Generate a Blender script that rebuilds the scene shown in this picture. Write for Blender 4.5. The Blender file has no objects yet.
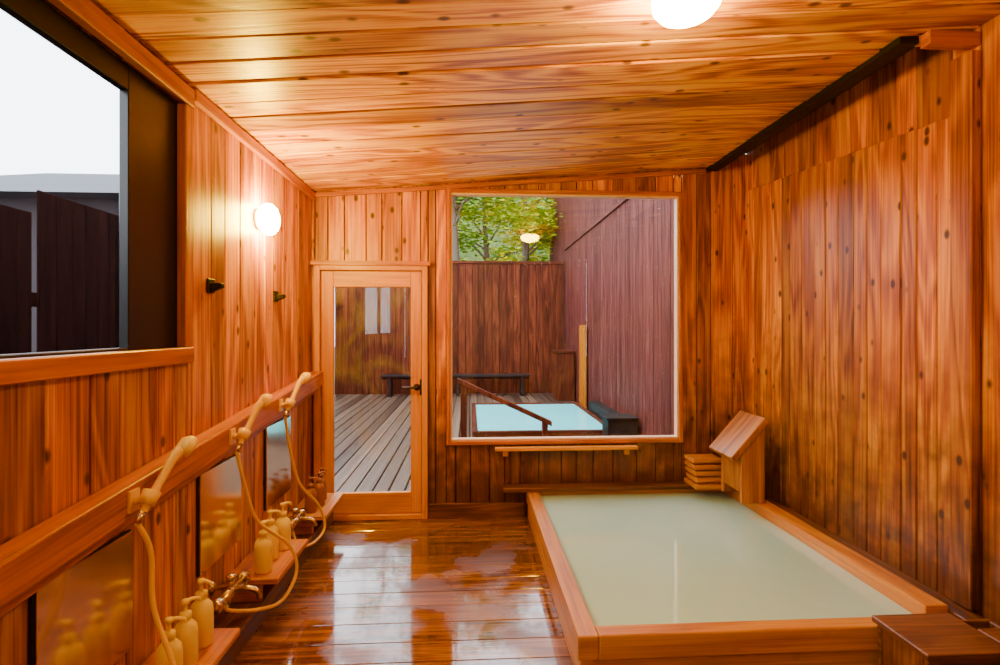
import bpy, math, random
from mathutils import Vector, Matrix
random.seed(7)
S = bpy.context.scene

# ------------------------------------------------------------ materials
def nd(nt, t, **kw):
    n = nt.nodes.new(t)
    for k, v in kw.items():
        setattr(n, k, v)
    return n

def math_node(nt, op, a, b=None, clamp=False):
    n = nt.nodes.new('ShaderNodeMath'); n.operation = op; n.use_clamp = clamp
    for i, v in enumerate((a, b)):
        if v is None: continue
        if isinstance(v, (int, float)): n.inputs[i].default_value = v
        else: nt.links.new(v, n.inputs[i])
    return n.outputs[0]

def mixc(nt, fac, a, b, mode='MIX'):
    n = nt.nodes.new('ShaderNodeMix'); n.data_type = 'RGBA'; n.blend_type = mode
    for idx, v in ((0, fac), (6, a), (7, b)):
        if isinstance(v, (int, float)): n.inputs[idx].default_value = v
        elif isinstance(v, tuple): n.inputs[idx].default_value = v if len(v) == 4 else (*v, 1)
        else: nt.links.new(v, n.inputs[idx])
    return n.outputs[2]

def wood(name, dark, mid, light, rough=0.42, knots=1.0, bump=0.25, var=0.55, stain=None, wet=False, coat=0.0, ring=46.0, rw=.16, spec=.5, bw=.44, bu=1.3, fu=1.8, fv=95):
    m = bpy.data.materials.new(name); m.use_nodes = True
    nt = m.node_tree; L = nt.links
    bs = nt.nodes['Principled BSDF']
    uv = nd(nt, 'ShaderNodeUVMap'); uv.uv_map = 'UVMap'
    sep = nd(nt, 'ShaderNodeSeparateXYZ'); L.new(uv.outputs[0], sep.inputs[0])
    at = nd(nt, 'ShaderNodeAttribute'); at.attribute_name = 'rnd'
    U, V, R = sep.outputs[0], sep.outputs[1], at.outputs['Fac']
    def vec(su, sv, sr):
        c = nd(nt, 'ShaderNodeCombineXYZ')
        L.new(math_node(nt, 'MULTIPLY', U, su), c.inputs[0])
        L.new(math_node(nt, 'MULTIPLY', V, sv), c.inputs[1])
        L.new(math_node(nt, 'MULTIPLY', R, sr), c.inputs[2])
        return c.outputs[0]
    def noise(v, scale=1.0, detail=4, dist=0.0):
        n = nd(nt, 'ShaderNodeTexNoise'); n.inputs['Scale'].default_value = scale
        n.inputs['Detail'].default_value = detail; n.inputs['Distortion'].default_value = dist
        L.new(v, n.inputs['Vector']); return n.outputs['Fac']
    fine = noise(vec(fu, fv, 31), 1, 3, .3)
    cath = noise(vec(.55, 4.5, 17), 1, 2, .5)
    rings = math_node(nt, 'MULTIPLY_ADD', math_node(nt, 'SINE', math_node(nt, 'MULTIPLY', cath, ring)), .5)
    nt.nodes[-1].inputs[2].default_value = .5
    blot = noise(vec(bu, 5.0, 53), 1, 4, .2)
    f = math_node(nt, 'ADD', math_node(nt, 'MULTIPLY', fine, 1.04 - bw), math_node(nt, 'MULTIPLY', rings, rw))
    f = math_node(nt, 'ADD', f, math_node(nt, 'MULTIPLY', blot, bw))
    cr = nd(nt, 'ShaderNodeValToRGB'); L.new(f, cr.inputs[0])
    e = cr.color_ramp.elements
    e[0].position = .39; e[0].color = (*dark, 1); e[1].position = .78; e[1].color = (*light, 1)
    k = e.new(.58); k.color = (*mid, 1)
    tint = math_node(nt, 'ADD', math_node(nt, 'MULTIPLY', R, var), 1 - var * .62)
    cc = nd(nt, 'ShaderNodeCombineXYZ')
    for i in range(3): L.new(tint, cc.inputs[i])
    col = mixc(nt, 1.0, cr.outputs[0], cc.outputs[0], 'MULTIPLY')
    if knots > 0:
        vo = nd(nt, 'ShaderNodeTexVoronoi'); vo.inputs['Scale'].default_value = 1.0
        L.new(vec(5.5, 9.0, 90), vo.inputs['Vector'])
        kn = nd(nt, 'ShaderNodeMapRange'); L.new(vo.outputs['Distance'], kn.inputs[0])
        kn.inputs[1].default_value = .09; kn.inputs[2].default_value = .17
        kn.inputs[3].default_value = knots; kn.inputs[4].default_value = 0
        col = mixc(nt, kn.outputs[0], col, tuple(c * .3 for c in dark))
    if stain:
        # damp weathering near the base: varies plank by plank and with height
        g = nd(nt, 'ShaderNodeNewGeometry'); sz = nd(nt, 'ShaderNodeSeparateXYZ'); L.new(g.outputs['Position'], sz.inputs[0])
        nn = nd(nt, 'ShaderNodeTexNoise'); nn.inputs['Scale'].default_value = 9; nn.inputs['Detail'].default_value = 8
        L.new(g.outputs['Position'], nn.inputs['Vector'])
        hgt = math_node(nt, 'ADD', sz.outputs[2], math_node(nt, 'MULTIPLY', nn.outputs['Fac'], -1.5))
        hgt = math_node(nt, 'ADD', hgt, math_node(nt, 'MULTIPLY', R, -.35))
        mr = nd(nt, 'ShaderNodeMapRange'); L.new(hgt, mr.inputs[0])
        mr.inputs[1].default_value = stain - 1.4; mr.inputs[2].default_value = stain - .3
        mr.inputs[3].default_value = .85; mr.inputs[4].default_value = 0
        col = mixc(nt, mr.outputs[0], col, tuple(c * .25 for c in dark))
    L.new(col, bs.inputs['Base Color'])
    bs.inputs['Specular IOR Level'].default_value = spec
    if wet:
        wn = nd(nt, 'ShaderNodeTexNoise'); wn.inputs['Scale'].default_value = 2.4; wn.inputs['Detail'].default_value = 5
        g2 = nd(nt, 'ShaderNodeNewGeometry'); L.new(g2.outputs['Position'], wn.inputs['Vector'])
        mr2 = nd(nt, 'ShaderNodeMapRange'); L.new(wn.outputs['Fac'], mr2.inputs[0])
        mr2.inputs[1].default_value = .46; mr2.inputs[2].default_value = .60
        mr2.inputs[3].default_value = rough * .3; mr2.inputs[4].default_value = rough * 2.0
        L.new(mr2.outputs[0], bs.inputs['Roughness'])
        mr3 = nd(nt, 'ShaderNodeMapRange'); L.new(wn.outputs['Fac'], mr3.inputs[0])
        mr3.inputs[1].default_value = .44; mr3.inputs[2].default_value = .62
        mr3.inputs[3].default_value = coat; mr3.inputs[4].default_value = coat * .25
        L.new(mr3.outputs[0], bs.inputs['Coat Weight'])
    else:
        bs.inputs['Roughness'].default_value = rough
        bs.inputs['Coat Weight'].default_value = coat
    bs.inputs['Coat Roughness'].default_value = .05
    bp = nd(nt, 'ShaderNodeBump'); bp.inputs['Strength'].default_value = bump; bp.inputs['Distance'].default_value = .004
    L.new(f, bp.inputs['Height']); L.new(bp.outputs[0], bs.inputs['Normal'])
    return m

def plain(name, col, rough=.5, metal=0, noise=0.15, nscale=12, emis=0, bump=0, trans=0):
    m = bpy.data.materials.new(name); m.use_nodes = True
    nt = m.node_tree; bs = nt.nodes['Principled BSDF']
    tn = nd(nt, 'ShaderNodeTexNoise'); tn.inputs['Scale'].default_value = nscale; tn.inputs['Detail'].default_value = 4
    tc = nd(nt, 'ShaderNodeTexCoord'); nt.links.new(tc.outputs['Object'], tn.inputs['Vector'])
    c = mixc(nt, tn.outputs['Fac'], tuple(x * (1 - noise) for x in col), tuple(min(1, x * (1 + noise)) for x in col))
    nt.links.new(c, bs.inputs['Base Color'])
    bs.inputs['Roughness'].default_value = rough; bs.inputs['Metallic'].default_value = metal
    if bump:
        bp = nd(nt, 'ShaderNodeBump'); bp.inputs['Strength'].default_value = bump; bp.inputs['Distance'].default_value = .01
        nt.links.new(tn.outputs['Fac'], bp.inputs['Height']); nt.links.new(bp.outputs[0], bs.inputs['Normal'])
    return m

def glass_mat(name, tint=(.97, .98, 1.0), refl_haze=0.04, refl=.075):
    m = bpy.data.materials.new(name); m.use_nodes = True
    nt = m.node_tree; nt.nodes.remove(nt.nodes['Principled BSDF']); L = nt.links
    out = nt.nodes['Material Output']
    tr = nd(nt, 'ShaderNodeBsdfTransparent'); tr.inputs[0].default_value = (*tint, 1)
    gl = nd(nt, 'ShaderNodeBsdfGlossy'); gl.inputs['Roughness'].default_value = .01
    lw = nd(nt, 'ShaderNodeLayerWeight'); lw.inputs[0].default_value = .5
    fr = math_node(nt, 'ADD', math_node(nt, 'MULTIPLY', math_node(nt, 'POWER', lw.outputs['Facing'], 5.0), .9), refl, True)
    m1 = nd(nt, 'ShaderNodeMixShader'); L.new(fr, m1.inputs[0])
    L.new(tr.outputs[0], m1.inputs[1]); L.new(gl.outputs[0], m1.inputs[2])
    df = nd(nt, 'ShaderNodeBsdfDiffuse'); df.inputs[0].default_value = (.8, .8, .85, 1)  # whitish diffuse patches painted on the glass in place of pale reflections
    tc = nd(nt, 'ShaderNodeTexCoord'); n = nd(nt, 'ShaderNodeTexNoise'); n.inputs['Scale'].default_value = 2.5
    n.inputs['Detail'].default_value = 5; n.inputs['Distortion'].default_value = 1.5
    L.new(tc.outputs['Object'], n.inputs['Vector'])
    mr = nd(nt, 'ShaderNodeMapRange'); L.new(n.outputs['Fac'], mr.inputs[0])
    mr.inputs[1].default_value = .45; mr.inputs[2].default_value = .75; mr.inputs[3].default_value = 0; mr.inputs[4].default_value = refl_haze * 2
    m2 = nd(nt, 'ShaderNodeMixShader'); L.new(mr.outputs[0], m2.inputs[0])
    L.new(m1.outputs[0], m2.inputs[1]); L.new(df.outputs[0], m2.inputs[2])
    L.new(m2.outputs[0], out.inputs[0])
    return m

def emit(name, col, s):
    m = bpy.data.materials.new(name); m.use_nodes = True
    bs = m.node_tree.nodes['Principled BSDF']
    bs.inputs['Base Color'].default_value = (.9, .85, .7, 1)
    bs.inputs['Emission Color'].default_value = (*col, 1); bs.inputs['Emission Strength'].default_value = s
    return m

M_wall = wood('cedar_wall_wood', (.18, .034, .0001), (.56, .160, .0003), (.92, .42, .001), rough=.40, knots=.9, var=.7)
M_wallR = wood('cedar_stained_wood', (.16, .030, .0001), (.54, .146, .0003), (.90, .37, .001), rough=.42, knots=.95, stain=.75, var=.75)
M_ceil = wood('cedar_ceiling_wood', (.17, .040, .0001), (.60, .215, .0004), (.95, .53, .001), rough=.36, knots=.85, ring=60, rw=.22, var=.6)
M_trim = wood('cedar_trim_wood', (.26, .062, .0002), (.46, .125, .0003), (.60, .19, .0006), rough=.42, knots=.15, var=.15)
M_door = wood('door_wood', (.50, .165, .0002), (.66, .25, .0003), (.78, .32, .0006), rough=.42, knots=0, var=.12)
M_floor = wood('wet_floor_wood', (.05, .012, .0003), (.17, .048, .0006), (.34, .12, .002), rough=.2, knots=.35, wet=True, coat=1.0, var=.4, bump=.12)
M_tub = wood('tub_wood', (.32, .09, .003), (.52, .175, .006), (.66, .27, .014), rough=.4, knots=.15, var=.25)
M_tubd = wood('tub_dark_wood', (.05, .012, .001), (.13, .037, .002), (.26, .09, .006), rough=.42, knots=.3, var=.35)
M_black = wood('black_stained_wood', (.006, .004, .004), (.012, .009, .008), (.022, .017, .015), rough=.6, knots=0, spec=.2)
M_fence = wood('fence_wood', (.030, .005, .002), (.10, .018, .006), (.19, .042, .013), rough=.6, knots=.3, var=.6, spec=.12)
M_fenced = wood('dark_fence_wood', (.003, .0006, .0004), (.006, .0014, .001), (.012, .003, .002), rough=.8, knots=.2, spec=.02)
M_siding = wood('siding_wood', (.055, .011, .009), (.11, .024, .019), (.18, .048, .038), rough=.6, knots=.2, var=.4, spec=.12)
M_deck = wood('deck_wood', (.06, .036, .022), (.15, .095, .062), (.23, .16, .11), rough=.35, knots=0, var=.9, bw=.3, bu=.08, fu=.25, fv=60, rw=.05, spec=.4)
M_back = plain('dark_backing', (.015, .005, .001), .9)
M_blackmetal = plain('black_aluminium', (.006, .006, .007), .35)
M_chrome = plain('worn_chrome', (.62, .50, .34), .22, 1.0, .3, 30)
M_dbronze = plain('dark_bronze', (.05, .035, .02), .35, .8)
M_cream = plain('cream_plastic', (.88, .54, .03), .35, 0, .06)
M_bottle = plain('pump_bottle_plastic', (.95, .72, .09), .3, 0, .08)
M_brownb = plain('brown_bottle_plastic', (.28, .09, .02), .25, 0, .1)
M_mirror = plain('fogged_mirror', (.85, .80, .72), .14, 1.0, .08, 3)
M_glass = glass_mat('window_glass', refl_haze=.02)
M_glassc = glass_mat('clear_window_glass', refl_haze=0, refl=.03)
M_glassd = glass_mat('door_glass', refl_haze=.09, refl=.09)  # stronger painted haze imitates streaky reflections in the door pane
M_roof = plain('grey_roof_tiles', (.035, .042, .055), .8, 0, .2, 6)
M_house = plain('grey_house_wall', (.02, .014, .017), .9)
M_bark = plain('bark', (.14, .10, .07), .9, 0, .4, 20, bump=.5)
M_ground = plain('gravel_ground', (.06, .055, .045), .9, 0, .3, 20)
M_hill = plain('hill_undergrowth', (.05, .085, .01), .95, 0, .7, 5, bump=.6)
M_lamp = emit('lamp_glow', (1, .56, .02), 225)
M_lampfill = emit('fill_lamp_glow', (1, .54, .02), 140)  # glow of the added fill globe behind the camera
M_lampw = emit('wall_lamp_glow', (1, .62, .02), 420)
M_lampbase = plain('lamp_base_white', (.8, .75, .65), .4)

def water_mat(name, col, rough=.1, bump=.15, sc=5, coat=0):
    m = plain(name, col, rough, 0, .12, 1.5)
    nt = m.node_tree; bs = nt.nodes['Principled BSDF']
    bs.inputs['IOR'].default_value = 1.45
    bs.inputs['Coat Weight'].default_value = coat; bs.inputs['Coat Roughness'].default_value = .02
    n = nd(nt, 'ShaderNodeTexNoise'); n.inputs['Scale'].default_value = sc; n.inputs['Detail'].default_value = 3
    tc = nd(nt, 'ShaderNodeTexCoord'); nt.links.new(tc.outputs['Object'], n.inputs['Vector'])
    bp = nd(nt, 'ShaderNodeBump'); bp.inputs['Strength'].default_value = bump; bp.inputs['Distance'].default_value = .02
    nt.links.new(n.outputs['Fac'], bp.inputs['Height']); nt.links.new(bp.outputs[0], bs.inputs['Normal'])
    return m
M_water = water_mat('milky_spring_water', (.42, .63, .50), .04, .09, 4, 1.0)
M_water2 = water_mat('turquoise_spring_water', (.17, .82, .86))

def leaf_mat():
    m = bpy.data.materials.new('leaves'); m.use_nodes = True
    nt = m.node_tree; bs = nt.nodes['Principled BSDF']
    at = nd(nt, 'ShaderNodeAttribute'); at.attribute_name = 'rnd'
    cr = nd(nt, 'ShaderNodeValToRGB'); nt.links.new(at.outputs['Fac'], cr.inputs[0])
    e = cr.color_ramp.elements
    e[0].color = (.015, .10, .004, 1); e[1].color = (.90, .62, .005, 1)
    k = e.new(.45); k.color = (.18, .40, .005, 1)
    nt.links.new(cr.outputs[0], bs.inputs['Base Color']); bs.inputs['Roughness'].default_value = .7
    bs.inputs['Specular IOR Level'].default_value = .15
    return m
M_leaf = leaf_mat()

# ------------------------------------------------------------ builder
class B:
    def __init__(s):
        s.v = []; s.f = []; s.uv = []; s.r = []; s.m = []; s.sm = []
    def box(s, x0, x1, y0, y1, z0, z1, g=None, mat=0, rnd=None, xf=None):
        lo = (min(x0, x1), min(y0, y1), min(z0, z1)); hi = (max(x0, x1), max(y0, y1), max(z0, z1))
        if g is None:
            d = [hi[i] - lo[i] for i in range(3)]; gi = d.index(max(d))
        else: gi = 'xyz'.index(g)
        n = len(s.v); rnd = random.random() if rnd is None else rnd
        P = [(lo[0] if i & 1 == 0 else hi[0], lo[1] if i & 2 == 0 else hi[1], lo[2] if i & 4 == 0 else hi[2]) for i in range(8)]
        ou = random.random() * 20; ov = random.random() * 20
        quads = [((0, 4, 6, 2), 0), ((1, 3, 7, 5), 0), ((0, 1, 5, 4), 1), ((2, 6, 7, 3), 1), ((0, 2, 3, 1), 2), ((4, 5, 7, 6), 2)]
        for q, ax in quads:
            pl = [a for a in range(3) if a != ax]
            if gi in pl: ua = gi; va = [a for a in pl if a != gi][0]
            else: ua, va = pl
            s.f.append([n + i for i in q]); s.uv.append([(P[i][ua] + ou, P[i][va] + ov + ax * .37) for i in q])
            s.r.append(rnd); s.m.append(mat); s.sm.append(False)
        for p in P:
            s.v.append(tuple(xf(Vector(p))) if xf else p)
    def poly(s, pts, faces, mat=0, rnd=None, smooth=False, xf=None, us=1.0):
        n = len(s.v); rnd = random.random() if rnd is None else rnd
        s.v += [tuple(xf(Vector(p))) if xf else tuple(p) for p in pts]
        for f in faces:
            a = Vector(pts[f[0]]); nn = (Vector(pts[f[1]]) - a).cross(Vector(pts[f[2]]) - a)
            ax = max(range(3), key=lambda i: abs(nn[i])); pl = [i for i in range(3) if i != ax]
            s.f.append([n + i for i in f]); s.uv.append([(pts[i][pl[1]] * us, pts[i][pl[0]] * us) for i in f])
            s.r.append(rnd); s.m.append(mat); s.sm.append(smooth)
    def prism(s, prof, y0, y1, mat=0, xf=None):
        n = len(prof)
        pts = [(x, y0, z) for x, z in prof] + [(x, y1, z) for x, z in prof]
        fs = [list(range(n)), list(range(2 * n - 1, n - 1, -1))]
        for i in range(n):
            j = (i + 1) % n; fs.append([i, i + n, j + n, j])
        s.poly(pts, fs, mat, xf=xf)
    def lathe(s, prof, M, seg=28, mat=0):
        n = len(s.v); k = len(prof)
        for i in range(seg):
            a = 2 * math.pi * i / seg
            for r, z in prof:
                s.v.append(tuple(M @ Vector((r * math.cos(a), r * math.sin(a), z))))
        for i in range(seg):
            j = (i + 1) % seg
            for q in range(k - 1):
                s.f.append([n + i * k + q, n + j * k + q, n + j * k + q + 1, n + i * k + q + 1])
                s.uv.append([(i / seg, q * .1), ((i + 1) / seg, q * .1), ((i + 1) / seg, q * .1 + .1), (i / seg, q * .1 + .1)])
                s.r.append(.5); s.m.append(mat); s.sm.append(True)
    def tube(s, pts, rad, seg=12, mat=0, sub=6, caps=True):
        P = [Vector(p) for p in pts]; R = rad if isinstance(rad, list) else [rad] * len(P)
        if sub > 1 and len(P) > 2:
            Q = []; RR = []
            for i in range(len(P) - 1):
                p0 = P[max(i - 1, 0)]; p1 = P[i]; p2 = P[i + 1]; p3 = P[min(i + 2, len(P) - 1)]
                for t in range(sub):
                    u = t / sub
                    Q.append(.5 * ((2 * p1) + (p2 - p0) * u + (2 * p0 - 5 * p1 + 4 * p2 - p3) * u * u + (3 * p1 - p0 - 3 * p2 + p3) * u ** 3))
                    RR.append(R[i] * (1 - u) + R[i + 1] * u)
            Q.append(P[-1]); RR.append(R[-1]); P, R = Q, RR
        n = len(s.v); t0 = (P[1] - P[0]).normalized()
        a = Vector((0, 0, 1)) if abs(t0.z) < .9 else Vector((1, 0, 0))
        nx = t0.cross(a).normalized()
        for i, p in enumerate(P):
            t = (P[min(i + 1, len(P) - 1)] - P[max(i - 1, 0)]).normalized()
            nx = (nx - t * nx.dot(t)).normalized(); ny = t.cross(nx)
            for k in range(seg):
                an = 2 * math.pi * k / seg
                s.v.append(tuple(p + (nx * math.cos(an) + ny * math.sin(an)) * R[i]))
        for i in range(len(P) - 1):
            for k in range(seg):
                j = (k + 1) % seg
                s.f.append([n + i * seg + k, n + i * seg + j, n + (i + 1) * seg + j, n + (i + 1) * seg + k])
                s.uv.append([(i * .05, k / seg), (i * .05, (k + 1) / seg), (i * .05 + .05, (k + 1) / seg), (i * .05 + .05, k / seg)])
                s.r.append(.5); s.m.append(mat); s.sm.append(True)
        if caps:
            for base in (0, len(P) - 1):
                idx = [n + base * seg + k for k in range(seg)]
                s.f.append(idx if base else idx[::-1]); s.uv.append([(0, 0)] * seg); s.r.append(.5); s.m.append(mat); s.sm.append(False)
    def build(s, name, mats, bevel=0, parent=None, seg=1):
        me = bpy.data.meshes.new(name); me.from_pydata(s.v, [], s.f)
        uvl = me.uv_layers.new(name='UVMap'); flat = [c for fu in s.uv for uv in fu for c in uv]
        uvl.data.foreach_set('uv', flat)
        a = me.attributes.new('rnd', 'FLOAT', 'FACE'); a.data.foreach_set('value', s.r)
        for m in (mats if isinstance(mats, (list, tuple)) else [mats]): me.materials.append(m)
        me.polygons.foreach_set('material_index', s.m); me.polygons.foreach_set('use_smooth', s.sm)
        me.update()
        o = bpy.data.objects.new(name, me); S.collection.objects.link(o)
        if bevel:
            md = o.modifiers.new('Bevel', 'BEVEL'); md.width = bevel; md.segments = seg; md.limit_method = 'ANGLE'; md.angle_limit = .9
        if parent: o.parent = parent
        return o

def empty(name, loc=(0, 0, 0)):
    e = bpy.data.objects.new(name, None); e.empty_display_size = .1; S.collection.objects.link(e)
    return e

def T(x, y, z): return Matrix.Translation((x, y, z))
def aim(p, d):
    return T(*p) @ Vector(d).normalized().to_track_quat('Z', 'Y').to_matrix().to_4x4()

XL, XR, YB, YF = -1.19, 2.18, 4.0, -1.6
def zc(x): return 2.47 + .077 * (x - XL)

def plank_wall(b, axis, p, out, a0, a1, z0, zt, w, opens, th=.022, back=.06, slab=True, gap=.003, jit=.25):
    ztf = zt if callable(zt) else (lambda a: zt)
    br = [a0]
    while br[-1] < a1 - w * .6: br.append(br[-1] + w * random.uniform(1 - jit, 1 + jit))
    br[-1] = a1
    for o in opens:
        for e in o[:2]:
            br = [x for x in br if abs(x - e) > .03 or x in (a0, a1)] + [e]
    br = sorted(set(br))
    def cols(brk, d0, d1, mat, gp):
        for c0, c1 in zip(brk[:-1], brk[1:]):
            mid = (c0 + c1) / 2; segs = [(z0, ztf(mid))]
            for o in opens:
                if o[0] < mid < o[1]:
                    ns = []
                    for s0, s1 in segs:
                        if o[2] > s0: ns.append((s0, min(s1, o[2])))
                        if o[3] < s1: ns.append((max(s0, o[3]), s1))
                    segs = ns
            rn = random.random(); dj = random.uniform(0, .004) if mat == 0 else 0
            for s0, s1 in segs:
                if s1 - s0 < .01: continue
                if axis == 'y': b.box(p + out * (d0 + dj), p + out * d1, c0 + gp, c1 - gp, s0, s1, 'z', mat, rn)
                else: b.box(c0 + gp, c1 - gp, p + out * (d0 + dj), p + out * d1, s0, s1, 'z', mat, rn)
    cols(br, 0, th, 0, gap)
    if slab:
        bb = sorted(set([a0, a1] + [e for o in opens for e in o[:2]]))
        cols(bb, th + .001, th + back, 1, 0)

def pane(name, mat, parent, pts):
    b = B(); b.poly(pts, [(0, 1, 2, 3)]); b.build(name, mat, 0, parent)

# ------------------------------------------------------------ room shell
WIN = (-.18, 1.665, .555, 2.515)
DOOR = (-1.17, -.32, 0.0, 1.93)
LW = (-.35, 2.27, 1.34, 2.38)
b = B(); plank_wall(b, 'x', YB, 1, XL - .02, XR + .02, 0, lambda x: zc(x) + .02 if x < 1.93 else 2.83, .15, [WIN, DOOR]); b.build('wall_back', [M_wallR, M_back], .004)
b = B(); plank_wall(b, 'y', XL, -1, YF, YB, 0, 2.495, .145, [LW]); b.build('wall_left', [M_wall, M_back], .004)
b = B(); plank_wall(b, 'y', XR, 1, YF, YB, 0, 2.83, .15, []); b.build('wall_right', [M_wallR, M_back], .004)
b = B(); plank_wall(b, 'x', YF, -1, XL, XR, 0, lambda x: zc(x) + .02, .18, []); b.build('wall_front', [M_wall, M_back], .004)

b = B(); y = YF
while y < YB:
    w = .15 * random.uniform(.92, 1.08); y1 = min(y + w, YB)
    b.box(XL + .001, XR - .001, y + .0015, y1 - .0015, -.03, random.uniform(-.0012, 0), 'x')
    y = y1
b.box(XL, XR, YF, YB, -.10, -.031, 'x', 1)
b.build('floor', [M_floor, M_back], .002)

b = B(); y = YF
xf = lambda v: Vector((v.x, v.y, v.z + .077 * (v.x - XL)))
while y < YB - .01:
    w = .18 * random.uniform(.82, 1.18); y1 = min(y + w, YB)
    if y1 > YB - .06: y1 = YB
    xe = 1.93 if y >= 2.15 else XR
    dz = random.uniform(0, .012)
    b.box(XL, xe, y + .0055, y1 - .0055, 2.47 + dz, 2.50, 'x', 0, xf=xf)
    y = y1
b.box(XL - .12, 1.93, YF - .1, YB + .1, 2.506, 2.57, 'x', 1, xf=xf)
b.box(1.92, XR + .05, YF, 2.15, 2.506, 2.57, 'x', 1, xf=xf)
b.box(1.93, XR + .05, 2.15, YB + .02, 2.835, 2.88, 'y', 1)
b.box(1.90, 1.93, 2.15, YB, 2.76, 2.84, 'y', 1)
b.box(1.93, XR, 2.13, 2.149, 2.72, 2.84, 'x', 1)
b.build('ceiling', [M_ceil, M_back], .004)

b = B(); b.box(1.86, 1.95, 2.15, YB, 2.685, 2.745, 'y'); b.build('trim_1', M_black, .003)
b = B(); b.box(XL, XL + .03, 2.28, YB, 2.415, 2.468, 'y'); b.build('trim_2', M_trim, .003)
b = B(); b.box(1.95, XR, 2.10, 2.15, 2.66, 2.72, 'x'); b.build('trim_3', M_trim, .003)
b = B(); b.box(XL + .03, 1.85, YB - .022, YB, 2.432, 2.466, 'x', xf=xf); b.build('trim_4', M_trim, .003)
b = B(); b.box(-.315, .42, YB - .025, YB, 0, .11, 'x'); b.build('baseboard_back', M_tubd, .003)

b = B(); y = 2.2
while y < 3.97:
    w = .112 * random.uniform(.8, 1.2); y1 = min(y + w, 3.98); m = (y + y1) / 2; d = random.uniform(0, .004)
    b.box(XR - .024 + d, XR - .001, y + .0024, y1 - .0024, .22, 2.40 + (m - 2.2) * .07, 'z'); y = y1
b.build('wall_panelling', M_wallR, .004)
b = B(); b.box(XR - .045, XR, 2.10, 2.2, .24, 2.64, 'z'); b.build('trim_5', M_wallR, .004)

# ------------------------------------------------------------ window_1
w1 = empty('window_1')
b = B(); x0, x1, z0, z1 = WIN; f = .03
for (a, c, d, e) in ((x0, x0 + f, z0, z1), (x1 - f, x1, z0, z1), (x0 + f, x1 - f, z0, z0 + f), (x0 + f, x1 - f, z1 - f, z1)):
    b.box(a, c, YB - .025, YB + .09, d, e)
b.build('frame', M_trim, .004, w1)
b = B(); g = .014; a0, a1, c0, c1 = x0 + f, x1 - f, z0 + f, z1 - f
for (a, c, d, e) in ((a0, a0 + g, c0, c1), (a1 - g, a1, c0, c1), (a0 + g, a1 - g, c0, c0 + g), (a0 + g, a1 - g, c1 - g, c1)):
    b.box(a, c, YB - .01, YB + .05, d, e)
b.build('glazing_bead', plain('pale_bead', (.85, .55, .38), .4), .002, w1)
gy = YB + .025
pane('pane', M_glass, w1, [(a0 + g, gy, c0 + g), (a1 - g, gy, c0 + g), (a1 - g, gy, c1 - g), (a0 + g, gy, c1 - g)])
b = B(); b.box(.19, 1.29, YB - .075, YB - .026, .515, .542, 'x'); b.box(.25, .29, YB - .05, YB - .001, .47, .514, 'z'); b.box(1.19, 1.23, YB - .05, YB - .001, .47, .514, 'z')
b.build('window_ledge', M_door, .004)

# ------------------------------------------------------------ door
d1 = empty('door_1')
x0, x1, z0, z1 = DOOR
b = B()
b.box(x0, x0 + .045, YB - .035, YB + .085, 0, z1, 'z'); b.box(x1 - .045, x1, YB - .035, YB + .085, 0, z1, 'z')
b.box(x0 + .045, x1 - .045, YB - .035, YB + .085, z1 - .045, z1, 'x'); b.box(x0 + .045, x1 - .045, YB - .035, YB + .085, .0, .04, 'x')
b.build('frame', M_door, .004, d1)
b = B(); b.box(x0 - .02, x1 + .02, YB - .05, YB - .036, z1 - .01, z1 + .025, 'x'); b.build('head_casing', M_trim, .003, d1)
lx0, lx1 = x0 + .05, x1 - .05
b = B()
b.box(lx0, lx0 + .09, YB - .01, YB + .03, .045, z1 - .05, 'z'); b.box(lx1 - .08, lx1, YB - .01, YB + .03, .045, z1 - .05, 'z')
b.box(lx0 + .09, lx1 - .08, YB - .01, YB + .03, z1 - .17, z1 - .05, 'x'); b.box(lx0 + .09, lx1 - .08, YB - .01, YB + .03, .045, .20, 'x')
b.build('leaf', M_door, .004, d1)
gy = YB + .008
pane('pane', M_glassd, d1, [(lx0 + .09, gy, .20), (lx1 - .08, gy, .20), (lx1 - .08, gy, z1 - .17), (lx0 + .09, gy, z1 - .17)])
b = B()
b.lathe([(0, 0), (.026, 0), (.026, .008), (.012, .01), (.012, .045), (0, .045)], aim((lx1 - .035, YB - .01, 1.0), (0, -1, 0)), 20)
b.tube([(lx1 - .035, YB - .05, 1.0), (lx1 - .09, YB - .052, 1.0), (lx1 - .14, YB - .048, 1.0)], [.010, .009, .008], 10)
b.box(lx1 - .012, lx1 + .008, YB - .016, YB - .006, .94, 1.06)
b.build('lever_handle', M_dbronze, 0, d1)

# ------------------------------------------------------------ window_2 (left)
w2 = empty('window_2'); y0, y1, z0, z1 = LW
b = B()
b.box(XL - .02, XL + .03, y0 - .02, y1, z1, z1 + .075, 'y'); b.box(XL - .02, XL + .025, y0 - .02, y1 + .005, z0 - .035, z0 + .03, 'y')
b.box(XL - .02, XL + .02, y1 - .05, y1 + .005, z0 + .03, z1, 'z'); b.box(XL - .02, XL + .02, y0, y0 + .06, z0 + .03, z1, 'z')
b.build('casing', M_trim, .004, w2)
b = B(); xo = XL - .055; js = .35
b.box(xo, XL - .021, y1 - js, y1 - .0, z0 + .0, z1, 'z'); b.box(xo, XL - .021, y0, y0 + .1, z0, z1, 'z')
b.box(xo, XL - .021, y0 + .1, y1 - js, z1 - .085, z1, 'y'); b.box(xo, XL - .021, y0 + .1, y1 - js, z0, z0 + .04, 'y')
b.box(xo, XL - .018, .90, .95, z0 + .04, z1 - .085, 'z')
b.build('sash', M_blackmetal, .003, w2)
gx = XL - .045
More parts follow.
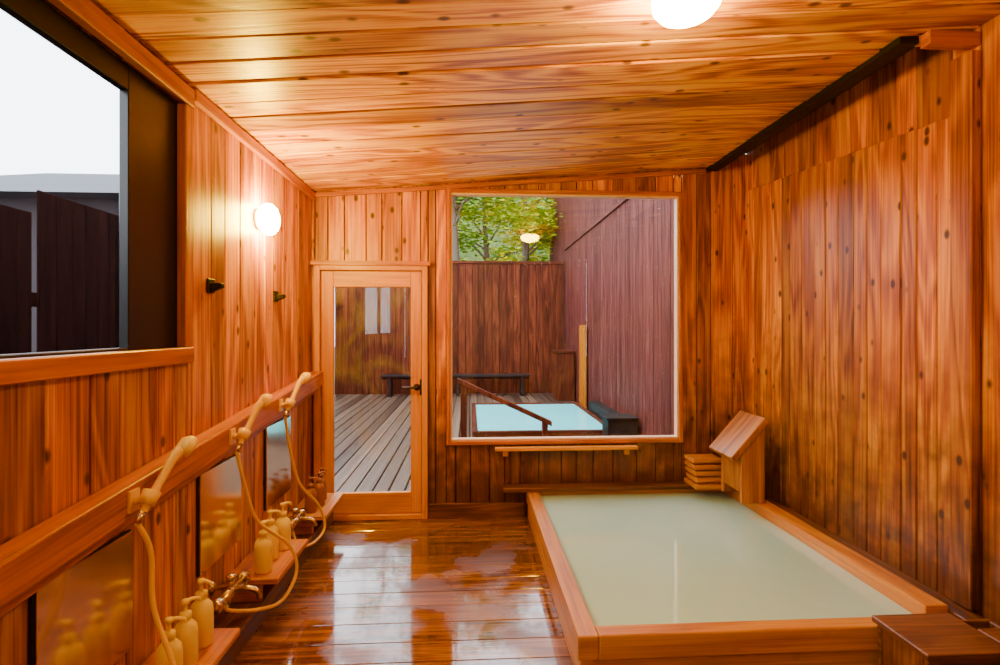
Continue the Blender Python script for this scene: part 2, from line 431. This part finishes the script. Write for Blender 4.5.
pane('pane', M_glassc, w2, [(gx, y0 + .1, z0 + .035), (gx, y0 + .1, z1 - .08), (gx, y1 - js, z1 - .08), (gx, y1 - js, z0 + .035)])

# ------------------------------------------------------------ bathing tub
tub = empty('bathing_tub')
TX0, TX1, TY0, TY1, TZ = .43, 2.06, 2.05, 3.97, .22
b = B()
b.box(TX0, TX0 + .085, TY0, TY1, .12, TZ, 'y'); b.box(TX0 + .086, TX1, TY0, TY0 + .075, .12, TZ, 'x')
b.box(TX0 + .086, TX1, TY1 - .07, TY1, .12, TZ, 'x')
b.build('rim', M_tub, .006, tub, 2)
b = B(); b.box(1.955, TX1, TY0 + .076, TY1 - .071, .12, .255, 'y'); b.build('rim_right', M_tub, .006, tub, 2)
b = B(); b.box(TX1 + .002, XR - .026, TY0, TY1, .0, .235, 'y'); b.build('wall_ledge', M_tubd, .005, tub)
b = B(); b.box(TX0 + .012, TX0 + .07, TY0 + .012, TY1, 0, .118, 'y'); b.box(TX0 + .071, TX1, TY0 + .012, TY0 + .07, 0, .118, 'x')
b.box(TX0 + .071, TX1, TY1 - .05, TY1, 0, .118, 'x'); b.box(TX1 - .07, TX1, TY0 + .071, TY1 - .05, 0, .118, 'y')
b.build('side_boards', M_tub, .004, tub)
b = B(); b.box(TX0 + .08, TX1 - .08, TY0 + .07, TY1 - .05, .05, .186); b.build('water', M_water, 0, tub)
b = B(); b.box(.25, 1.74, 3.86, 3.972, .223, .255, 'x'); b.build('tub_shelf_board', M_tubd, .004)

# stacked wooden slats
M_old = wood('chute_wood', (.14, .036, .002), (.32, .098, .005), (.50, .18, .011), knots=.2)
b = B()
for i in range(5):
    z = .257 + i * .045; sx = .065
    r1, r2 = random.uniform(-.012, .012), random.uniform(-.015, .015)
    b.box(1.60 + sx + r1, 1.83 + sx + r2, 3.74 + .014 * i + r1, 3.96, z, z + .032, 'x')
    if i < 4: b.box(1.63 + sx, 1.66 + sx, 3.79 + .01 * i, 3.95, z + .032, z + .045, 'y'); b.box(1.77 + sx, 1.80 + sx, 3.79 + .01 * i, 3.95, z + .032, z + .045, 'y')
b.build('wooden_slat_stack', M_tub, .004)

# hot water chute
b = B(); sx = .045
P4 = [(1.79 + sx, .257), (1.955 + sx, .257), (1.955 + sx, .79), (1.79 + sx, .60)]
b.prism(P4, 3.42, 3.45); b.prism(P4, 3.68, 3.71)
b.box(1.93 + sx, 1.955 + sx, 3.45, 3.68, .257, .77, 'z'); b.box(1.79 + sx, 1.815 + sx, 3.45, 3.68, .33, .61, 'z')
b.prism([(1.735 + sx, .545), (1.975 + sx, .815), (1.945 + sx, .845), (1.705 + sx, .575)], 3.40, 3.73)
b.build('hot_water_chute', M_old, .005)

# front overflow box
b = B(); ox = .045
b.box(1.62 + ox, 2.15, 1.80, 1.82, 0, .245, 'x'); b.box(1.62 + ox, 2.15, 2.02, 2.04, 0, .245, 'x')
b.box(1.62 + ox, 1.64 + ox, 1.82, 2.02, 0, .245, 'z'); b.box(2.13, 2.15, 1.82, 2.02, 0, .245, 'z')
b.box(1.60 + ox, 1.98, 1.78, 2.045, .246, .272, 'x'); b.box(1.985, 2.13, 1.78, 1.93, .246, .272, 'x')
b.build('overflow_box', M_tubd, .004)

# ------------------------------------------------------------ washing area
SL = .087
def rs(y): return SL * (y - 1.77)
xr_ = lambda v: Vector((v.x, v.y, v.z + rs(v.y)))
b = B(); b.box(XL, XL + .085, -1.6, YB, .825, .935, 'y', xf=xr_); b.box(XL, XL + .03, -1.6, YB, .765, .823, 'y', xf=xr_)
b.build('shower_rail_beam', M_trim, .008, None, 2)
b = B(); b.box(XL, XL + .17, YF, 3.96, 0, .10, 'y'); b.build('baseboard_left', M_tubd, .005)

def mirror(yc, w, z0, z1):
    p = empty('wall_mirror')
    b = B(); b.box(XL + .012, XL + .018, yc - w / 2, yc + w / 2, z0, z1); b.build('glass', M_mirror, .001, p)
    b = B(); b.box(XL + .0, XL + .011, yc - w / 2 - .006, yc + w / 2 + .006, z0 - .006, z1 + .003)
    b.build('backing', M_dbronze, .001, p)
mirror(1.68, .40, .34, .745); mirror(2.54, .40, .37, .81); mirror(3.28, .40, .40, .875)

def shower(y, hose, fy):
    p = empty('handheld_shower')
    X = XL + .14; zz = rs(y) + .01
    b = B()
    b.box(XL + .086, XL + .095, y - .025, y + .025, .84 + zz, .91 + zz); b.tube([(XL + .09, y, .875 + zz), (X - .02, y, .875 + zz)], .014)
    b.lathe([(.017, -.025), (.026, -.025), (.028, .02), (.019, .02), (.017, -.025)], aim((X, y, .885 + zz), (.12, .55, .8)), 20)
    b.build('holder', M_cream, 0, p)
    h0 = Vector((X - .005, y - .03, .842 + zz)); d = Vector((.14, .62, .74)).normalized()
    b = B()
    b.tube([h0, h0 + d * .05, h0 + d * .14, h0 + d * .20, h0 + d * .235 + Vector((.01, .012, -.003))], [.011, .013, .014, .017, .024], 14)
    hc = h0 + d * .245
    b.lathe([(0, -.022), (.022, -.02), (.036, -.002), (.039, .014), (.036, .020), (.0, .022)], aim(hc + Vector((.012, .012, -.004)), (.62, .55, -.55)), 24)
    b.build('head', M_cream, 0, p)
    b = B(); b.tube([h0 - d * .035, h0 + d * .005], .012, 12); b.build('nut', M_chrome, 0, p)
    z = .27; X = XL + .12; y = fy
    b = B()
    b.tube([(X, y - .10, z), (X, y + .10, z)], .022, 16)
    for s in (-1, 1):
        b.lathe([(0, 0), (.024, .0), (.030, .012), (.030, .045), (.022, .055), (0, .056)], aim((X, y + s * .10, z), (0, s, 0)), 12)
        b.tube([(XL + .01, y + s * .07, z - .02), (XL + .06, y + s * .07, z - .012), (X, y + s * .065, z)], .012, 10)
        b.lathe([(0, 0), (.030, 0), (.030, .006), (.015, .014), (0, .014)], aim((XL + .001, y + s * .07, z - .02), (1, 0, 0)), 20)
    b.tube([(X, y, z), (X + .05, y, z + .012), (X + .11, y, z), (X + .125, y, z - .035)], [.016, .014, .012, .012], 12)
    b.tube([(X, y, z), (X, y, z + .055)], .014, 12)
    b.lathe([(0, 0), (.020, 0), (.024, .015), (.014, .025), (0, .026)], T(X, y, z + .05), 16)
    b.tube([(X, y - .03, z), (X, y - .03, z - .045)], .011, 10)
    b.build('mixer_tap', M_chrome, 0, p)
    b = B(); b.tube([h0 - d * .03] + hose + [(X, y - .03, z - .07), (X, y - .03, z - .04)], .0085, 10, sub=8); b.build('hose', M_cream, 0, p)

def hose_pts(y, sag=.10, out=.12, dy=.35):
    X = XL + .14
    return [(X + .01, y - .02, .74), (X + .03, y + dy * .25, .52), (X + out, y + dy * .7, .34), (X + out + .03, y + dy * .8, .19), (X + out, y + dy * .45, sag), (X + .05, y + dy * .05, sag + .03)]
shower(1.77, [(XL + .15, 1.76, .72), (XL + .17, 1.74, .55), (XL + .24, 1.72, .38), (XL + .30, 1.68, .22), (XL + .24, 1.60, .12)], 1.50)
shower(2.48, hose_pts(2.48), 2.40)
shower(3.10, hose_pts(3.10, .14, .10, .32), 3.25)

def shelf(y0, y1):
    b = B(); b.box(XL + .001, XL + .26, y0, y1, .205, .235, 'y')
    b.box(XL + .001, XL + .165, y0 + .04, y0 + .065, .101, .205, 'x'); b.box(XL + .001, XL + .165, y1 - .065, y1 - .04, .101, .205, 'x')
    b.build('soap_shelf', M_tub, .005)
shelf(1.66, 2.17); shelf(2.58, 3.06); shelf(3.42, 3.9)

def bottle(x, y, mat=M_bottle, s=1.0, ang=0.3):
    b = B(); M = T(x, y, .2365) @ Matrix.Rotation(ang, 4, 'Z') @ Matrix.Scale(s, 4)
    b.lathe([(0, 0), (.034, 0), (.038, .006), (.038, .11), (.035, .135), (.022, .152), (.015, .158), (.015, .162), (.019, .163), (.019, .182), (.010, .186), (.006, .19), (.006, .212), (.012, .213), (.012, .226), (0, .228)], M, 28)
    b.tube([M @ Vector((0, 0, .220)), M @ Vector((.02, 0, .222)), M @ Vector((.042, 0, .216)), M @ Vector((.046, 0, .205))], [.007 * s, .006 * s, .005 * s, .004 * s], 10)
    b.build('pump_bottle', mat, 0)
bottle(-1.01, 1.81, s=1.05); bottle(-1.02, 1.93, ang=.8, s=1.05); bottle(-1.03, 2.06, ang=-.3, s=1.1)
bottle(-1.03, 2.66, ang=.6, s=1.1); bottle(-1.05, 2.80, s=1.12); bottle(-1.03, 2.93, ang=.9, s=1.1)
bottle(-1.05, 3.50, M_brownb, 1.0); bottle(-1.03, 3.62, M_brownb, 1.0, .8); bottle(-1.05, 3.74, M_brownb, 1.0, -.4)

for y in (2.45, 3.25):
    b = B(); b.box(XL + .001, XL + .012, y - .03, y + .03, 1.61, 1.675)
    b.prism([(XL + .012, 1.655), (XL + .06, 1.655), (XL + .06, 1.635), (XL + .012, 1.615)], y - .018, y + .018)
    b.build('wall_peg', M_black, .003)

# ------------------------------------------------------------ lamps
def ceiling_lamp(x, y, mat):
    p = empty('ceiling_lamp'); z = zc(x)
    b = B(); b.lathe([(0, 0), (.085, 0), (.085, -.02), (.07, -.028), (0, -.028)], T(x, y, z - .002), 36); b.build('base', M_lampbase, 0, p)
    b = B(); b.lathe([(.07, -.028), (.105, -.035), (.113, -.055), (.110, -.078), (.092, -.10), (.055, -.113), (0, -.118)], T(x, y, z - .002), 40); b.build('globe', mat, 0, p)
ceiling_lamp(.73, 1.72, M_lamp); ceiling_lamp(-.75, -.6, M_lampfill)  # second globe is an unseen lamp added behind the camera for fill
p = empty('wall_lamp')
Mw = aim((XL, 2.99, 2.06), (1, 0, 0))
b = B(); b.lathe([(0, .001), (.06, .001), (.06, .02), (.045, .028), (0, .028)], Mw, 32); b.build('base', M_lampbase, 0, p)
b = B(); b.lathe([(.045, .028), (.075, .034), (.088, .055), (.085, .08), (.065, .10), (.035, .112), (0, .115)], Mw, 36); b.build('globe', M_lampw, 0, p)

# ------------------------------------------------------------ outdoors
b = B(); x = -3.0
while x < 2.12:
    w = .15 * random.uniform(.95, 1.05); xe = min(x + w, 2.12)
    b.box(x + .008, xe - .008, 4.10, 11.7, -.07, -.02 - random.uniform(0, .004), 'y'); x = xe
b.box(-3, 2.12, 4.1, 11.7, -.12, -.08, 'y', 1)
b.build('outdoor_deck', [M_deck, M_back], .004)
b = B(); b.box(-30, 30, -20, 45, -.5, -.13); b.build('ground', M_ground)

D0 = -.018
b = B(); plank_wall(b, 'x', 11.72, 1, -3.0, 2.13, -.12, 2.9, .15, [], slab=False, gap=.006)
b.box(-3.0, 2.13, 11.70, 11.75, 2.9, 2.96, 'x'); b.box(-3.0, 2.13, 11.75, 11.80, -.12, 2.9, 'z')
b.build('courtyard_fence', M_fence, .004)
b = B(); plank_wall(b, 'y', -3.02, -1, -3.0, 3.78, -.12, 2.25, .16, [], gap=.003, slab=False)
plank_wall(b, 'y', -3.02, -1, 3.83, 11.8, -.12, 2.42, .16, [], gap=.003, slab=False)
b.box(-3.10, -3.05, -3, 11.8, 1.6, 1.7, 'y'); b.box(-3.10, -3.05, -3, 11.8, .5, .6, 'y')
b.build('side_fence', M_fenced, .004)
b = B(); plank_wall(b, 'y', 2.15, 1, 4.10, 14, -.12, 6.0, .13, [], gap=.004)
b.box(2.12, 2.15, 4.1, 11.69, 3.2, 3.26, 'y')
b.build('siding_wall', [M_siding, M_back], .004)

ot = empty('outdoor_bathing_tub')
b = B(); X0, X1, Y0, Y1 = 0.03, 1.93, 6.72, 9.3; rw_ = .07
b.box(X0, X0 + rw_, Y0, Y1, D0, .11, 'y'); b.box(X1 - rw_, X1, Y0, Y1, D0, .11, 'y')
b.box(X0 + rw_ + .001, X1 - rw_ - .001, Y0, Y0 + rw_, D0, .11, 'x'); b.box(X0 + rw_ + .001, X1 - rw_ - .001, Y1 - rw_, Y1, D0, .11, 'x')
b.build('rim', M_fence, .006, ot)
b = B(); b.box(X0 + .06, X1 - .06, Y0 + .06, Y1 - .06, -.01, .09); b.build('water', M_water2, 0, ot)
b = B(); b.box(1.72, 2.1, 6.4, 6.69, D0, .30, 'x'); b.box(1.70, 2.1, 6.38, 6.70, .30, .33, 'x'); b.box(1.94, 2.1, 6.71, 8.4, D0, .26, 'y'); b.build('outdoor_spout_box', M_black, .005)
b = B(); b.box(-.12, -.04, 6.56, 6.64, D0, .78, 'z'); b.box(.92, .99, 6.56, 6.64, D0, .26, 'z')
b.prism([(-.16, .76), (-.16, .82), (1.04, .26), (1.04, .20)], 6.55, 6.65); b.build('grab_rail', M_fence, .005)
b = B()
for i in range(3): b.box(-1.9, 1.3, 11.15 + i * .13, 11.27 + i * .13, .40, .44, 'x')
for xx in (-1.75, -.3, 1.1): b.box(xx, xx + .07, 11.2, 11.5, D0, .40, 'z')
b.box(-1.9, 1.3, 11.3, 11.34, .34, .40, 'x')
b.build('outdoor_bench', M_black, .005)
b = B(); b.box(1.75, 2.11, 10.4, 10.9, D0, .95, 'z'); b.box(1.72, 2.11, 10.37, 10.93, .95, .99, 'y'); b.box(1.73, 1.749, 10.43, 10.87, .05, .9, 'z')
b.build('outdoor_cabinet', M_fence, .005)
b = B(); b.box(2.085, 2.115, 9.35, 9.85, D0, 1.5, 'z', rnd=.5); b.box(2.07, 2.09, 9.42, 9.78, .05, 1.44, 'z', rnd=.9); b.build('side_hatch', M_trim, .005)

b = B()
b.box(-9.5, -5.0, 8, 13, -.13, 3.35, mat=1)
b.poly([(-9.9, 7.6, 3.35), (-4.6, 7.6, 3.35), (-4.6, 13.4, 3.35), (-9.9, 13.4, 3.35), (-7.9, 10.2, 4.35), (-6.6, 10.2, 4.35)],
       [(0, 1, 5, 4), (1, 2, 5), (2, 3, 4, 5), (3, 0, 4), (3, 2, 1, 0)])
b.build('neighbour_house', [M_roof, M_house])

n = 30; pts = []; fs = []
for j in range(n):
    for i in range(n):
        x = -4.5 + 16 * i / (n - 1); y = 18.5 + 12 * j / (n - 1)
        pts.append((x, y, -.4 + 12 * (j / (n - 1)) ** .7 + random.uniform(-.3, .3)))
for j in range(n - 1):
    for i in range(n - 1):
        a = j * n + i; fs.append((a, a + 1, a + n + 1, a + n))
b = B(); b.poly(pts, fs, smooth=True); b.build('hillside', M_hill)

def tree(x, y, h, r, nleaf, hue, zlo=.38):
    b = B(); top = Vector((x + random.uniform(-.3, .3), y, h))
    b.tube([(x, y, -.3), (x + .08, y, h * .3), (x - .05, y + .05, h * .6), tuple(top)], [.13, .10, .08, .03], 10)
    cl = []
    for k in range(20):
        zz = random.uniform(zlo, 1.0) * h; a = random.uniform(0, 6.28); rr = random.uniform(.3, 1) * r
        e = Vector((x + rr * math.cos(a), y + rr * math.sin(a) * .8, zz + random.uniform(.1, .5)))
        b.tube([(x, y, zz - .3), ((x + e.x) / 2, (y + e.y) / 2, zz + .05), tuple(e)], [.04, .025, .01], 6, sub=3)
        cl.append((e, random.uniform(.4, .8), random.uniform(-.25, .25)))
    for k in range(nleaf):
        c, cr, hu = random.choice(cl)
        d = Vector((random.gauss(0, 1), random.gauss(0, 1), random.gauss(0, .6))) * cr * .55
        p = c + d; s = random.uniform(.04, .08)
        q = Matrix.Rotation(random.uniform(0, 6.28), 3, 'Z') @ Matrix.Rotation(random.uniform(-1, 1), 3, 'X')
        nn = len(b.v)
        for vx, vy in ((-1.3, 0), (0, -.6), (1.3, 0), (0, .6)): b.v.append(tuple(p + q @ Vector((vx * s, vy * s, 0))))
        b.f.append([nn, nn + 1, nn + 2, nn + 3]); b.uv.append([(0, 0)] * 4)
        b.r.append(max(0, min(1, hue + hu + random.gauss(0, .12) + d.z * .25))); b.m.append(1); b.sm.append(False)
    b.build('maple_tree', [M_bark, M_leaf])
tree(-.32, 12.6, 6.2, 1.3, 2200, .48, .68); tree(1.5, 13.6, 6.0, 1.6, 7000, .58); tree(3.6, 15.3, 7.0, 2.0, 4500, .45)
tree(-2.3, 14.6, 6.0, 1.8, 4000, .42); tree(.5, 15.6, 7.5, 2.2, 8000, .46)

# ------------------------------------------------------------ world, camera
W = bpy.data.worlds.new('overcast_sky'); S.world = W; W.use_nodes = True
bg = W.node_tree.nodes['Background']; bg.inputs[0].default_value = (.88, .94, 1, 1); bg.inputs[1].default_value = 8.0

cam = bpy.data.cameras.new('camera'); co = bpy.data.objects.new('camera', cam); S.collection.objects.link(co)
cam.lens = 18.72; cam.sensor_width = 36; cam.shift_y = -.0045; cam.clip_start = .05; cam.clip_end = 200
co.location = (0, 0, 1.45); co.rotation_euler = (math.radians(90), 0, -math.radians(3.3))
S.camera = co
